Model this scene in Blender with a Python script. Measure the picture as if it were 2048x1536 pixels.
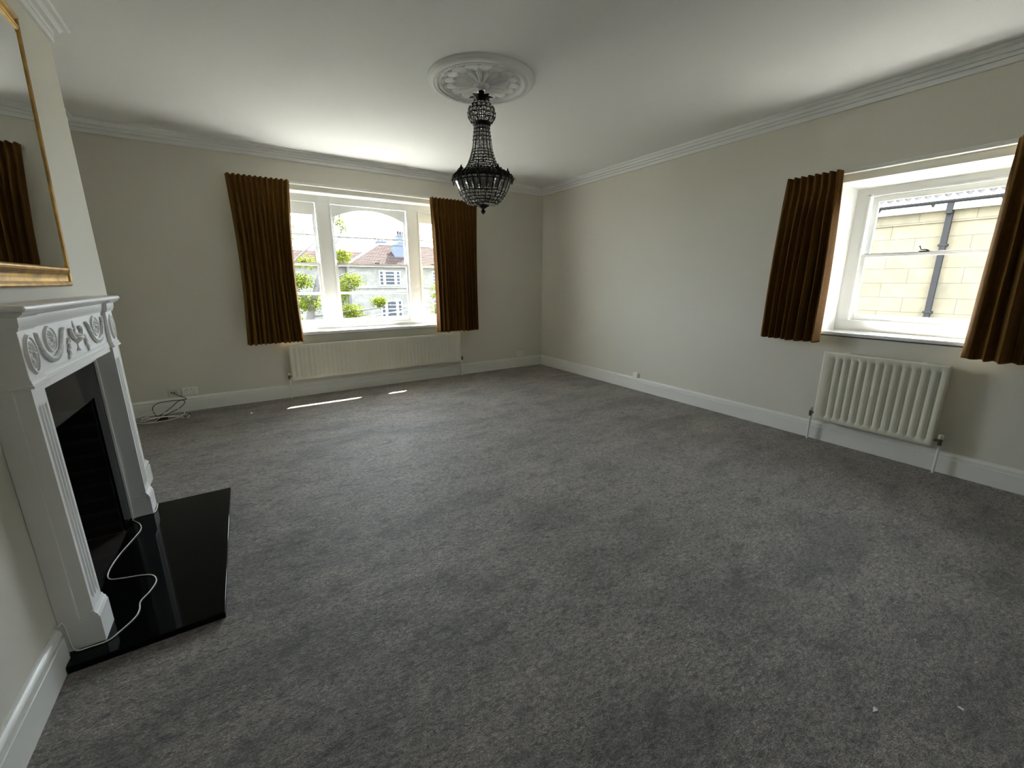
import bpy, math, random
from mathutils import Vector, Matrix, noise
PI = math.pi
S = bpy.context.scene
for o in list(bpy.data.objects): bpy.data.objects.remove(o)

# ------------------------------------------------------------------ camera, sky, sun, exposure
H = 2.885                       # ceiling height, metres; the corner of the two window walls is the origin
cam_d = bpy.data.cameras.new('camera'); cam = bpy.data.objects.new('camera', cam_d)
S.collection.objects.link(cam); S.camera = cam
RX = Vector((0.837167, -0.546947, -0.000612)); DN = Vector((-0.127246, -0.193677, -0.972778)); FW = Vector((0.531939, 0.814456, -0.231736))
M = Matrix((RX, -DN, -FW)).transposed().to_4x4(); M.translation = Vector((-4.314, -5.726, 1.42))
cam.matrix_world = M
cam_d.sensor_width = 36; cam_d.lens = 816.8 / 2048 * 36
cam_d.shift_x = -0.00169; cam_d.shift_y = -0.00465; cam_d.clip_start = 0.02; cam_d.clip_end = 400

SKY = 8.5
world = bpy.data.worlds.new('world'); S.world = world; world.use_nodes = True
wn = world.node_tree.nodes; wl = world.node_tree.links; wn.clear()
w_out = wn.new('ShaderNodeOutputWorld'); w_bg = wn.new('ShaderNodeBackground'); w_bg.inputs['Strength'].default_value = SKY
w_bg.inputs['Color'].default_value = (0.80, 0.90, 1.0, 1)
wl.new(w_bg.outputs[0], w_out.inputs[0])
sun_d = bpy.data.lights.new('sun', 'SUN'); sun = bpy.data.objects.new('sun', sun_d); S.collection.objects.link(sun)
sun_d.energy = 54; sun_d.angle = math.radians(0.55); sun_d.color = (1.0, 0.96, 0.90)
sun.rotation_euler = Vector((-0.81, -0.73, -1.35)).to_track_quat('-Z', 'Y').to_euler(); sun.location = (8, 8, 14)

def portal(name, loc, rot, sx, sy):
    """tells the renderer where daylight enters (a sampling portal at the window, gives off no light of its own)"""
    d = bpy.data.lights.new(name, 'AREA'); d.shape = 'RECTANGLE'; d.size = sx; d.size_y = sy; d.cycles.is_portal = True
    o = bpy.data.objects.new(name, d); S.collection.objects.link(o); o.location = loc; o.rotation_euler = rot
portal('daylight_portal_back', (-2.73, 0.46, 1.62), (-PI/2, 0, 0), 2.5, 1.8)
portal('daylight_portal_right', (0.46, -4.66, 1.6), (0, PI/2, 0), 1.5, 1.3)
S.view_settings.view_transform = 'Standard'; S.view_settings.look = 'None'
S.view_settings.gamma = 1; S.view_settings.use_curve_mapping = False
S.view_settings.exposure = 1.4
S.cycles.max_bounces = 16; S.cycles.diffuse_bounces = 8; S.cycles.glossy_bounces = 6; S.cycles.transmission_bounces = 10
S.cycles.transparent_max_bounces = 16; S.cycles.sample_clamp_indirect = 40.0; S.cycles.caustics_reflective = True; S.cycles.caustics_refractive = False

# ------------------------------------------------------------------ materials
def mat(name, col, rough=0.6, metal=0.0, spec=0.5, sheen=0.0, sheen_tint=None, coat=0.0):
    m = bpy.data.materials.new(name); m.use_nodes = True
    b = m.node_tree.nodes['Principled BSDF']
    b.inputs['Base Color'].default_value = (*col, 1); b.inputs['Roughness'].default_value = rough; b.inputs['Metallic'].default_value = metal
    b.inputs['Specular IOR Level'].default_value = spec
    if sheen:
        b.inputs['Sheen Weight'].default_value = sheen; b.inputs['Sheen Roughness'].default_value = 0.4
        b.inputs['Sheen Tint'].default_value = (*(sheen_tint or col), 1)
    if coat: b.inputs['Coat Weight'].default_value = coat; b.inputs['Coat Roughness'].default_value = 0.05
    return m
def N(m, t, **kw):
    n = m.node_tree.nodes.new(t)
    for k, v in kw.items():
        if k in n.inputs: n.inputs[k].default_value = v
        else: setattr(n, k, v)
    return n
def L(m, a, b): m.node_tree.links.new(a, b)
def coords(m): return N(m, 'ShaderNodeTexCoord').outputs['Object']
def ramp(m, fac, stops):
    r = N(m, 'ShaderNodeValToRGB'); e = r.color_ramp.elements
    while len(e) < len(stops): e.new(0.5)
    for i, (p, c) in enumerate(stops): e[i].position = p; e[i].color = (*c, 1) if len(c) == 3 else c
    L(m, fac, r.inputs[0]); return r.outputs[0]
def noise_t(m, co, scale, detail=3, rough=0.5, dist=0.0):
    n = N(m, 'ShaderNodeTexNoise', Scale=scale, Detail=detail, Roughness=rough, Distortion=dist); L(m, co, n.inputs['Vector']); return n.outputs['Fac']
def mix(m, fac, a, b, mode='MIX'):
    x = N(m, 'ShaderNodeMix', data_type='RGBA', blend_type=mode)
    for s, v in ((0, fac), (6, a), (7, b)):
        if hasattr(v, 'links'): L(m, v, x.inputs[s])
        else: x.inputs[s].default_value = v if s == 0 else (*v, 1)
    return x.outputs[2]
def mth(m, op, a, b=0.0):
    x = N(m, 'ShaderNodeMath', operation=op)
    for s, v in ((0, a), (1, b)):
        if hasattr(v, 'links'): L(m, v, x.inputs[s])
        else: x.inputs[s].default_value = v
    return x.outputs[0]
def bsdf(m): return m.node_tree.nodes['Principled BSDF']
def bump(m, h, strength, dist=0.01):
    b = N(m, 'ShaderNodeBump', Strength=strength, Distance=dist); L(m, h, b.inputs['Height']); L(m, b.outputs[0], bsdf(m).inputs['Normal'])
def setcol(m, s): L(m, s, bsdf(m).inputs['Base Color'])

MW = mat('wall_paint', (0.60, 0.575, 0.50), 0.75, spec=0.3)          # soft stone emulsion with a faint roller texture
co = coords(MW); bump(MW, noise_t(MW, co, 180, 2), 0.08, 0.003)
setcol(MW, mix(MW, noise_t(MW, co, 1.1, 2), (0.655, 0.63, 0.55), (0.685, 0.66, 0.58)))
MC = mat('ceiling_paint', (0.80, 0.80, 0.79), 0.8, spec=0.25); bump(MC, noise_t(MC, coords(MC), 9, 3), 0.05, 0.01)
MT = mat('white_trim_paint', (0.78, 0.775, 0.73), 0.32)
MWH = mat('window_white_paint', (0.82, 0.82, 0.80), 0.28)
MSILL = mat('window_white_gloss', (0.82, 0.82, 0.80), 0.08, spec=0.8, coat=1.0); bump(MSILL, noise_t(MSILL, coords(MSILL), 3, 0), 0.015, 0.01)
MFP = mat('fireplace_white_paint', (0.84, 0.835, 0.82), 0.38); bump(MFP, noise_t(MFP, coords(MFP), 60, 2), 0.05, 0.002)
MPL = mat('plaster_white', (0.78, 0.78, 0.77), 0.7, spec=0.3)
MRAD = mat('radiator_cream_enamel', (0.68, 0.655, 0.55), 0.35)
MPIPE = mat('pipe_white_gloss', (0.80, 0.79, 0.75), 0.3)
MBRASS = mat('valve_dull_metal', (0.16, 0.13, 0.09), 0.4, 0.8)
MGRAN = mat('polished_black_granite', (0.004, 0.004, 0.0045), 0.06, spec=0.13)
co = coords(MGRAN); setcol(MGRAN, ramp(MGRAN, noise_t(MGRAN, co, 420, 2), [(0.0, (0.003, 0.003, 0.0035)), (0.70, (0.004, 0.004, 0.0045)), (0.85, (0.02, 0.02, 0.022))]))
MIRON = mat('dark_bronze_metal', (0.010, 0.008, 0.006), 0.5, 0.15, spec=0.3)
MCHR = mat('chrome', (0.7, 0.7, 0.7), 0.12, 1.0)
MBLK = mat('black_plastic', (0.012, 0.012, 0.012), 0.45)
MWPL = mat('white_plastic', (0.78, 0.77, 0.72), 0.35)
MCPL = mat('ivory_plastic', (0.62, 0.60, 0.48), 0.4)
MCABW = mat('white_cable_sheath', (0.82, 0.79, 0.70), 0.45)
MPAP = mat('white_paper', (0.86, 0.86, 0.84), 0.8)

MGOLD = mat('gilt_gold', (0.50, 0.29, 0.065), 0.36, 0.85)
co = coords(MGOLD); f = noise_t(MGOLD, co, 14, 4)
setcol(MGOLD, mix(MGOLD, ramp(MGOLD, f, [(0.35, (0, 0, 0)), (0.7, (1, 1, 1))]), (0.52, 0.31, 0.07), (0.27, 0.155, 0.05)))
MMIR = mat('mirror_silver', (0.80, 0.82, 0.81), 0.015, 1.0)

MVEL = mat('golden_brown_velvet', (0.19, 0.088, 0.015), 0.75, spec=0.15, sheen=0.42, sheen_tint=(0.80, 0.45, 0.10))
co = coords(MVEL); setcol(MVEL, mix(MVEL, noise_t(MVEL, co, 30, 3), (0.068, 0.027, 0.003), (0.118, 0.053, 0.006)))
bump(MVEL, noise_t(MVEL, co, 260, 2), 0.12, 0.003)
MLIN = mat('cream_curtain_lining', (0.62, 0.52, 0.36), 0.85, spec=0.1)

# carpet: grey brown cut pile with brushed shading marks, wear and flattened patches
MCAR = mat('grey_brown_carpet', (0.12, 0.11, 0.10), 0.50, spec=0.55, sheen=0.35, sheen_tint=(0.78, 0.77, 0.76))
co = coords(MCAR)
mp = N(MCAR, 'ShaderNodeMapping'); mp.inputs['Scale'].default_value = (1.0, 2.1, 1); mp.inputs['Rotation'].default_value = (0, 0, 0.45); L(MCAR, co, mp.inputs[0]); cs = mp.outputs[0]
base = mix(MCAR, noise_t(MCAR, co, 1.1, 3), (0.315, 0.268, 0.226), (0.38, 0.335, 0.294))
def mul(f, stops, k=1.0):
    global base
    base = mix(MCAR, k, base, ramp(MCAR, f, [(p_, (c_,)*3) for p_, c_ in stops]), 'MULTIPLY')
mul(noise_t(MCAR, cs, 1.5, 5, 0.62, 0.4), [(0.38, 0.70), (0.48, 0.96), (0.56, 1.03), (0.64, 1.18)])          # broad brushed shading
mul(noise_t(MCAR, cs, 5.0, 6, 0.72, 0.3), [(0.37, 0.55), (0.44, 0.93), (0.56, 1.0), (0.63, 1.15)])          # footmarks
mul(noise_t(MCAR, cs, 13, 6, 0.75, 0.3), [(0.37, 0.48), (0.43, 0.94), (0.6, 1.03)])                         # scuffs
cr = mix(MCAR, ramp(MCAR, noise_t(MCAR, co, 2.2, 3), [(0.42, (0, 0, 0)), (0.58, (1, 1, 1))]), (1, 1, 1), ramp(MCAR, noise_t(MCAR, cs, 21, 5, 0.7, 1.2), [(0.455, (1, 1, 1)), (0.492, (0.50, 0.49, 0.48)), (0.508, (0.50, 0.49, 0.48)), (0.545, (1.05, 1.05, 1.05))]))
base = mix(MCAR, 0.9, base, cr, 'MULTIPLY')
pile = noise_t(MCAR, cs, 40, 6, 0.74, 0.9)
mul(pile, [(0.38, 0.32), (0.46, 0.78), (0.52, 1.05), (0.61, 1.5)])
tuft = noise_t(MCAR, cs, 150, 3, 0.65, 0.5)
mul(tuft, [(0.36, 0.40), (0.5, 1.0), (0.64, 1.65)])
setcol(MCAR, base)
hsum = mth(MCAR, 'ADD', mth(MCAR, 'MULTIPLY', pile, 1.0), mth(MCAR, 'MULTIPLY', tuft, 0.5)); bump(MCAR, hsum, 1.0, 0.018)

def glass_mat(name, tint=(1, 1, 1)):
    """thin pane: clear, with a two-sided Fresnel reflection (Schlick)"""
    m = bpy.data.materials.new(name); m.use_nodes = True; nt = m.node_tree; nt.nodes.clear()
    out = N(m, 'ShaderNodeOutputMaterial'); tr = N(m, 'ShaderNodeBsdfTransparent'); gl = N(m, 'ShaderNodeBsdfGlossy', Roughness=0.0); mx = N(m, 'ShaderNodeMixShader')
    tr.inputs[0].default_value = (*tint, 1); g = N(m, 'ShaderNodeNewGeometry'); dt = N(m, 'ShaderNodeVectorMath', operation='DOT_PRODUCT'); L(m, g.outputs['Normal'], dt.inputs[0]); L(m, g.outputs['Incoming'], dt.inputs[1])
    c = mth(m, 'ABSOLUTE', dt.outputs['Value']); f = mth(m, 'ADD', mth(m, 'MULTIPLY', mth(m, 'POWER', mth(m, 'SUBTRACT', 1.0, c), 5.0), 0.9), 0.06)
    L(m, f, mx.inputs[0]); L(m, tr.outputs[0], mx.inputs[1]); L(m, gl.outputs[0], mx.inputs[2]); L(m, mx.outputs[0], out.inputs[0]); return m
MGL = glass_mat('window_glass', (0.97, 0.985, 0.98))
MCRY = mat('cut_crystal', (0.92, 0.92, 0.90), 0.03); bsdf(MCRY).inputs['Transmission Weight'].default_value = 0.9; bsdf(MCRY).inputs['IOR'].default_value = 1.5

def brick_mat(name, c1, c2, mortar, w, h, gap, axes, rough=0.9, stain=0.3, sc=1.0):
    m = mat(name, c1, rough, spec=0.2); co = coords(m)
    sp = N(m, 'ShaderNodeSeparateXYZ'); L(m, co, sp.inputs[0]); cb = N(m, 'ShaderNodeCombineXYZ')
    L(m, sp.outputs[axes[0]], cb.inputs[0]); L(m, sp.outputs[axes[1]], cb.inputs[1])
    b = N(m, 'ShaderNodeTexBrick'); L(m, cb.outputs[0], b.inputs['Vector'])
    for k, v in (('Scale', 1.0), ('Mortar Size', gap), ('Brick Width', w), ('Row Height', h), ('Bias', 0.0), ('Mortar Smooth', 0.2)): b.inputs[k].default_value = v
    b.inputs['Color1'].default_value = (*c1, 1); b.inputs['Color2'].default_value = (*c2, 1); b.inputs['Mortar'].default_value = (*mortar, 1)
    st = ramp(m, noise_t(m, co, 1.7 * sc, 5, 0.6, 0.8), [(0.32, (1 - stain,) * 3), (0.6, (1, 1, 1))])
    setcol(m, mix(m, 1.0, b.outputs[0], st, 'MULTIPLY')); return m
MFIREB = brick_mat('sooty_firebrick', (0.020, 0.011, 0.008), (0.012, 0.008, 0.006), (0.022, 0.020, 0.018), 0.21, 0.085, 0.012, (1, 2), stain=0.7, sc=3)
MSTON = brick_mat('honey_ashlar_stone', (0.140, 0.117, 0.078), (0.115, 0.099, 0.071), (0.075, 0.063, 0.045), 1.05, 0.39, 0.009, (1, 2), stain=0.22)
MPALE = brick_mat('pale_ashlar_stone', (0.108, 0.102, 0.089), (0.088, 0.084, 0.075), (0.078, 0.075, 0.068), 0.8, 0.34, 0.012, (0, 2), stain=0.25)
MOWN = mat('outer_wall_stone', (0.17, 0.145, 0.105), 0.9, spec=0.2)
MROOF = brick_mat('brown_clay_tiles', (0.050, 0.036, 0.032), (0.040, 0.030, 0.027), (0.012, 0.009, 0.009), 0.30, 0.1412, 0.022, (0, 2), stain=0.2); bsdf(MROOF).inputs['Specular IOR Level'].default_value = 0
MPAN = mat('weathered_pantile', (0.30, 0.27, 0.24), 0.9, spec=0.0); co = coords(MPAN); setcol(MPAN, mix(MPAN, noise_t(MPAN, co, 3, 4), (0.026, 0.024, 0.025), (0.048, 0.045, 0.044)))
MGUT = mat('dark_grey_gutter', (0.020, 0.019, 0.019), 0.7, spec=0.05)
MFAS = mat('pale_painted_fascia', (0.22, 0.215, 0.20), 0.6)
MCHIM = mat('grey_stone_chimney', (0.13, 0.14, 0.16), 0.9); co = coords(MCHIM); setcol(MCHIM, mix(MCHIM, noise_t(MCHIM, co, 3, 4), (0.03, 0.036, 0.05), (0.055, 0.062, 0.08)))
MDG = mat('dark_window_pane', (0.02, 0.024, 0.03), 0.08, spec=0.2)
MGRD = mat('lawn_and_road', (0.10, 0.115, 0.07), 0.95); co = coords(MGRD); setcol(MGRD, mix(MGRD, noise_t(MGRD, co, 0.35, 4), (0.04, 0.05, 0.022), (0.08, 0.078, 0.07)))
MBARK = mat('grey_bark', (0.05, 0.045, 0.04), 0.9); bump(MBARK, noise_t(MBARK, coords(MBARK), 18, 4), 0.5, 0.02)
def leaf_mat(name, col):
    m = bpy.data.materials.new(name); m.use_nodes = True; nt = m.node_tree; nt.nodes.clear()
    out = N(m, 'ShaderNodeOutputMaterial'); d = N(m, 'ShaderNodeBsdfDiffuse'); t = N(m, 'ShaderNodeBsdfTranslucent'); mx = N(m, 'ShaderNodeMixShader'); mx.inputs[0].default_value = 0.5
    c = mix(m, noise_t(m, coords(m), 2.5, 3), tuple(x * 0.65 for x in col), tuple(x * 1.25 for x in col))
    L(m, c, d.inputs[0]); L(m, c, t.inputs[0]); L(m, d.outputs[0], mx.inputs[1]); L(m, t.outputs[0], mx.inputs[2]); L(m, mx.outputs[0], out.inputs[0]); return m
MLEAF = leaf_mat('fresh_green_leaves', (0.052, 0.064, 0.007))

# ------------------------------------------------------------------ mesh builder and object helpers
class MB:
    def __init__(s): s.v = []; s.f = []
    def add(s, vs, fs):
        n = len(s.v); s.v += [tuple(p) for p in vs]; s.f += [tuple(i + n for i in q) for q in fs]; return s
    def box(s, x0, x1, y0, y1, z0, z1):
        return s.add([(x0,y0,z0),(x1,y0,z0),(x1,y1,z0),(x0,y1,z0),(x0,y0,z1),(x1,y0,z1),(x1,y1,z1),(x0,y1,z1)],
                     [(0,3,2,1),(4,5,6,7),(0,1,5,4),(1,2,6,5),(2,3,7,6),(3,0,4,7)])
    def loft(s, rings, closed=True, caps=True):
        k = len(rings[0]); vs = [p for r in rings for p in r]; fs = []
        for i in range(len(rings) - 1):
            for j in range(k if closed else k - 1):
                a, b = i*k + j, i*k + (j+1) % k; fs.append((a, b, b + k, a + k))
        if caps: fs += [tuple(range(k))[::-1], tuple(range((len(rings)-1)*k, len(rings)*k))]
        return s.add(vs, fs)
    def run(s, prof, p0, p1, n, m0=0, m1=0):
        """profile (d, z) swept from p0 to p1 on a wall whose inward normal is n; m0, m1 mitre the ends"""
        p0 = Vector((*p0, 0)); p1 = Vector((*p1, 0)); n = Vector((*n, 0)); t = (p1 - p0).normalized()
        return s.loft([[p + n*d + t*(m*d) + Vector((0, 0, z)) for d, z in prof] for p, m in ((p0, m0), (p1, m1))])
    def tube(s, pts, r, k=8, caps=True):
        pts = [Vector(p) for p in pts]; rr = r if isinstance(r, (list, tuple)) else [r]*len(pts); rings = []; u = None
        for i, p in enumerate(pts):
            t = (pts[min(i+1, len(pts)-1)] - pts[max(i-1, 0)]).normalized()
            if u is None: u = t.orthogonal().normalized()
            else:
                u = u - t*u.dot(t); u = u.normalized() if u.length > 1e-6 else t.orthogonal().normalized()
            w = t.cross(u); rings.append([p + (u*math.cos(2*PI*j/k) + w*math.sin(2*PI*j/k))*rr[i] for j in range(k)])
        return s.loft(rings, True, caps)
    def lathe(s, prof, c=(0,0,0), k=32, axis='z', caps=True):
        def pt(r, h, a):
            q = (r*math.cos(a), r*math.sin(a), h)
            if axis == 'x': q = (q[2], q[0], q[1])
            if axis == 'y': q = (q[0], q[2], q[1])
            return (c[0]+q[0], c[1]+q[1], c[2]+q[2])
        return s.loft([[pt(max(r, 1e-5), h, 2*PI*j/k) for j in range(k)] for r, h in prof], True, caps)
    def grid(s, fn, nu, nv, wrap=False):
        vs = [fn(i/(nu if wrap else nu-1), j/(nv-1)) for j in range(nv) for i in range(nu)]; fs = []
        for j in range(nv-1):
            for i in range(nu if wrap else nu-1):
                a = j*nu + i; b = j*nu + (i+1) % nu; fs.append((a, b, b+nu, a+nu))
        return s.add(vs, fs)
    def ball(s, c, rx, ry=None, rz=None, k=10, m=6):
        ry = ry or rx; rz = rz or rx
        return s.grid(lambda u, v: (c[0]+rx*math.sin(PI*v)*math.cos(2*PI*u), c[1]+ry*math.sin(PI*v)*math.sin(2*PI*u), c[2]+rz*math.cos(PI*v)), k, m, True)
    def prism(s, pts2, lo, hi, axis):
        """2-D outline extruded along an axis; the outline gives the other two coordinates in order"""
        def P(a, b, h): return (h, a, b) if axis == 'x' else (a, h, b) if axis == 'y' else (a, b, h)
        return s.loft([[P(a, b, lo) for a, b in pts2], [P(a, b, hi) for a, b in pts2]])
    def build(s, name, m, parent=None, smooth=False, bevel=0, seg=2):
        base = parent_loc(parent)
        me = bpy.data.meshes.new(name); me.from_pydata([tuple(Vector(p) - base) for p in s.v], [], s.f); me.update()
        import bmesh
        bm = bmesh.new(); bm.from_mesh(me); bmesh.ops.remove_doubles(bm, verts=bm.verts, dist=1e-6); bmesh.ops.recalc_face_normals(bm, faces=bm.faces)
        if smooth:
            for f_ in bm.faces: f_.smooth = True
        bm.to_mesh(me); bm.free()
        me.materials.append(m)
        o = bpy.data.objects.new(name, me); S.collection.objects.link(o)
        if smooth is True or isinstance(smooth, float):
            if hasattr(me, 'set_sharp_from_angle'): me.set_sharp_from_angle(angle=math.radians(smooth if isinstance(smooth, float) else 40))
        if bevel:
            b = o.modifiers.new('bevel', 'BEVEL'); b.width = bevel; b.segments = seg; b.limit_method = 'ANGLE'; b.angle_limit = math.radians(35)
        if parent: o.parent = parent
        return o
def parent_loc(p):
    v = Vector((0, 0, 0))
    while p: v = v + p.location; p = p.parent
    return v
def tag(o, label=None, cat=None, group=None, kind=None):
    if label: o['label'] = label
    if cat: o['category'] = cat
    if group: o['group'] = group
    if kind: o['kind'] = kind
    return o
def thing(name, loc, label=None, cat=None, group=None, kind=None):
    o = bpy.data.objects.new(name, None); S.collection.objects.link(o); o.location = loc; o.empty_display_size = 0.1
    return tag(o, label, cat, group, kind)
def struct(name, mb, m, **kw): return tag(mb.build(name, m, **kw), kind='structure')
def spline(pts, n=8):
    pts = [Vector(p) for p in pts]; out = []
    P = [2*pts[0]-pts[1]] + pts + [2*pts[-1]-pts[-2]]
    for i in range(1, len(P)-2):
        a, b, c, d = P[i-1:i+3]
        for k in range(n):
            t = k/n; out.append(0.5*((2*b) + (c-a)*t + (2*a-5*b+4*c-d)*t*t + (3*b-a-3*c+d)*t**3))
    out.append(pts[-1]); return out

# ------------------------------------------------------------------ the room shell
XB, XA, YB, YF = -5.056, -5.47, -1.955, -7.2       # breast face, alcove wall, breast end, wall behind the camera
struct('floor', MB().box(-5.9, 0.4, -7.4, 0.4, -0.25, 0), MCAR)
struct('ceiling', MB().box(-5.9, 0.45, -7.4, 0.45, H, H+0.2), MC)
WX0, WX1, WZ0, WZ1 = -3.89, -1.57, 0.765, 2.484     # back window opening
RY0, RY1, RZ0, RZ1 = -5.23, -4.135, 0.955, 2.222    # right window opening
b = MB().box(-5.9, WX0, 0, 0.42, -0.25, H+.2).box(WX1, 0.42, 0, 0.42, -0.25, H+.2).box(WX0, WX1, 0, 0.42, WZ1, H+.2).box(WX0, WX1, 0, 0.42, -0.25, WZ0)
struct('wall_back', b, MW)
b = MB().box(0, 0.42, -7.4, RY0, -0.25, H+.2).box(0, 0.42, RY1, 0, -0.25, H+.2).box(0, 0.42, RY0, RY1, RZ1, H+.2).box(0, 0.42, RY0, RY1, -0.25, RZ0)
struct('wall_right', b, MW)
struct('wall_front', MB().box(-5.9, 0.42, -7.4, YF, -0.25, H+.2), MW)
OY0, OY1, OZ = -3.445, -2.755, 0.823                # firebox opening
b = MB().box(-5.9, XA, YB, 0, -0.25, H+.1).box(-5.9, XB, OY1, YB, -0.25, H+.1).box(-5.9, XB, -7.3, OY0, -0.25, H+.1).box(-5.9, XB, OY0, OY1, OZ, H+.1).box(-5.9, -5.45, OY0, OY1, -0.25, OZ)
struct('wall_left', b, MW)

SK = [(0, 0), (.020, 0), (.020, .113), (.0205, .117), (.018, .1205), (.009, .1215), (.009, .129), (.0165, .131), (.0175, .145), (.013, .153), (.007, .158), (.005, .166), (0, .166)]
struct('baseboard_back', MB().run(SK, (XA, 0), (0, 0), (0, -1), 1, -1), MT, smooth=30.0)
struct('baseboard_right', MB().run(SK, (0, 0), (0, YF), (-1, 0), 1, -1), MT, smooth=30.0)
b = MB().run(SK, (XB, -7.2), (XB, -3.738), (1, 0), 1, 0); struct('baseboard_left', b, MT, smooth=30.0)
b = MB().run(SK, (XB, -2.49), (XB, YB), (1, 0), 0, 1).run(SK, (XB, YB), (XA, YB), (0, 1), -1, -1).run(SK, (XA, YB), (XA, 0), (1, 0), 1, -1); struct('baseboard_alcove', b, MT, smooth=30.0)
CO = [(0, 2.776), (.014, 2.776), (.016, 2.780), (.016, 2.808), (.006, 2.809), (.006, 2.815), (.019, 2.816), (.022, 2.838), (.044, 2.840), (.046, 2.850), (.058, 2.862), (.078, 2.867), (.084, 2.874), (.084, H), (0, H)]
struct('trim_1', MB().run(CO, (XA, 0), (0, 0), (0, -1), 1, -1), MPL, smooth=30.0)
struct('trim_2', MB().run(CO, (0, 0), (0, YF), (-1, 0), 1, -1), MPL, smooth=30.0)
struct('trim_3', MB().run(CO, (XB, YF), (XB, YB), (1, 0), 1, 1), MPL, smooth=30.0)
b = MB().run(CO, (XB, YB), (XA, YB), (0, 1), -1, -1).run(CO, (XA, YB), (XA, 0), (1, 0), 1, -1); struct('trim_4', b, MPL, smooth=30.0)
# eaves of this house, just above the windows (they cut the high sun down to slivers on the floor)
struct('trim_5', MB().box(-6.5, 1.06, 0.40, 0.985, 2.80, 2.90).box(0.40, 1.125, -8, 0.985, 2.80, 2.90), MFAS)
struct('wall_outer', MB().box(-6.5, 0.42, 0.425, 0.44, -3.3, 0.60).box(0.425, 0.44, -8, 0.44, -3.3, 0.80), MOWN)

# ------------------------------------------------------------------ windows (sliding sashes)
class Plane:
    """local frame of a window: a along the wall, z up, d outward from the room"""
    def __init__(s, side): s.side = side
    def box(s, mb, a0, a1, d0, d1, z0, z1):
        a0, a1 = min(a0, a1), max(a0, a1)
        return mb.box(a0, a1, d0, d1, z0, z1) if s.side == 'back' else mb.box(d0, d1, a0, a1, z0, z1)
    def p(s, a, d, z): return (a, d, z) if s.side == 'back' else (d, a, z)
def sash(P, parent, a0, a1, z0, z1, d0, d1, st, top, bot, bars, name, arch=None, bar=0.024):
    """one sash: stiles, rails, glazing bars as one frame; the glass is its sub-part"""
    m = MB(); P.box(m, a0, a0+st, d0, d1, z0, z1); P.box(m, a1-st, a1, d0, d1, z0, z1)
    P.box(m, a0+st, a1-st, d0, d1, z0, z0+bot)
    if arch:                       # arched top rail: flat above, segmental curve below
        zs, za = arch; n = 24; c = (a0+a1)/2; hw = (a1-a0)/2 - st
        lo = [(c - hw + 2*hw*i/n, zs + (za-zs)*(1-(2*i/n-1)**2)) for i in range(n+1)]
        r0 = [P.p(a, d0, z) for a, z in lo]; r1 = [P.p(a, d1, z) for a, z in lo]
        for i in range(n):
            t0 = P.p(lo[i][0], d0, z1); t1 = P.p(lo[i+1][0], d0, z1); t2 = P.p(lo[i+1][0], d1, z1); t3 = P.p(lo[i][0], d1, z1)
            m.add([r0[i], r0[i+1], r1[i+1], r1[i], t0, t1, t2, t3], [(0,1,2,3), (0,4,5,1), (3,2,6,7), (4,7,6,5)])
    else: P.box(m, a0+st, a1-st, d0, d1, z1-top, z1)
    for zb in bars: P.box(m, a0+st, a1-st, d0+.004, d1-.004, zb-bar/2, zb+bar/2)
    o = m.build(name, MWH, parent, bevel=0.003)
    g = MB(); dm = (d0+d1)/2
    g.add([P.p(a0+st, dm, z0+bot), P.p(a1-st, dm, z0+bot), P.p(a1-st, dm, z1-.01), P.p(a0+st, dm, z1-.01)], [(0,1,2,3)]); g.build('glass', MGL, o)
    return o
def fastener(P, parent, a, d, z):
    m = MB(); P.box(m, a-.03, a+.03, d, d+.03, z, z+.008); m.tube([P.p(a-.025, d+.012, z+.008), P.p(a-.01, d+.012, z+.016), P.p(a+.022, d+.012, z+.018), P.p(a+.03, d+.012, z+.04), P.p(a+.034, d+.012, z+.046)], [.005, .005, .004, .004, .007], 8)
    m.build('sash_fastener', MIRON, parent)

P1 = Plane('back'); D = 0.22
w1 = thing('window_1', (-2.73, 0.22, 0.8), kind='structure')
m = MB()                                              # box frame: head, jambs, two wide mullions, bottom
P1.box(m, WX0, WX1, D, 0.40, 2.400, WZ1); P1.box(m, WX0, WX1, D, 0.40, WZ0, 0.858)
P1.box(m, WX0, -3.82, D, 0.40, 0.858, 2.40); P1.box(m, -1.635, WX1, D, 0.40, 0.858, 2.40)
P1.box(m, -3.390, -3.242, D, 0.40, 0.858, 2.40); P1.box(m, -2.222, -2.072, D, 0.40, 0.858, 2.40)
m.build('frame', MWH, w1, bevel=0.004)
for (a0, a1) in ((-3.82, -3.390), (-3.242, -2.222), (-2.072, -1.635)):
    mid = a0 < -3 and a1 > -2.5
    m = MB()                                          # thin staff bead round the sashes
    P1.box(m, a0, a0+.014, D-.008, D+.012, .858, 2.40); P1.box(m, a1-.014, a1, D-.008, D+.012, .858, 2.40); P1.box(m, a0, a1, D-.008, D+.012, 2.386, 2.40); P1.box(m, a0, a1, D-.008, D+.012, .858, .866)
    m.build('staff_bead', MWH, w1, bevel=0.003)
    sash(P1, w1, a0+.012, a1-.012, 0.866, 1.664, D+.014, D+.05, .034, .036, .068, [1.275], 'lower_sash', bar=.028)
    if mid: sash(P1, w1, a0+.012, a1-.012, 1.628, 2.39, D+.054, D+.09, .034, .05, .034, [1.998], 'upper_sash', arch=(2.235, 2.352), bar=.018)
    else: sash(P1, w1, a0+.012, a1-.012, 1.628, 2.39, D+.054, D+.09, .034, .14, .034, [2.008], 'upper_sash', bar=.018)
    fastener(P1, w1, (a0+a1)/2 + (.05 if mid else 0), D+.014, 1.664)
m = MB(); P1.box(m, WX0-.03, WX1+.03, -0.045, D+.02, 0.772, 0.815); m.build('window_sill', MSILL, w1, bevel=0.010, seg=3)
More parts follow.
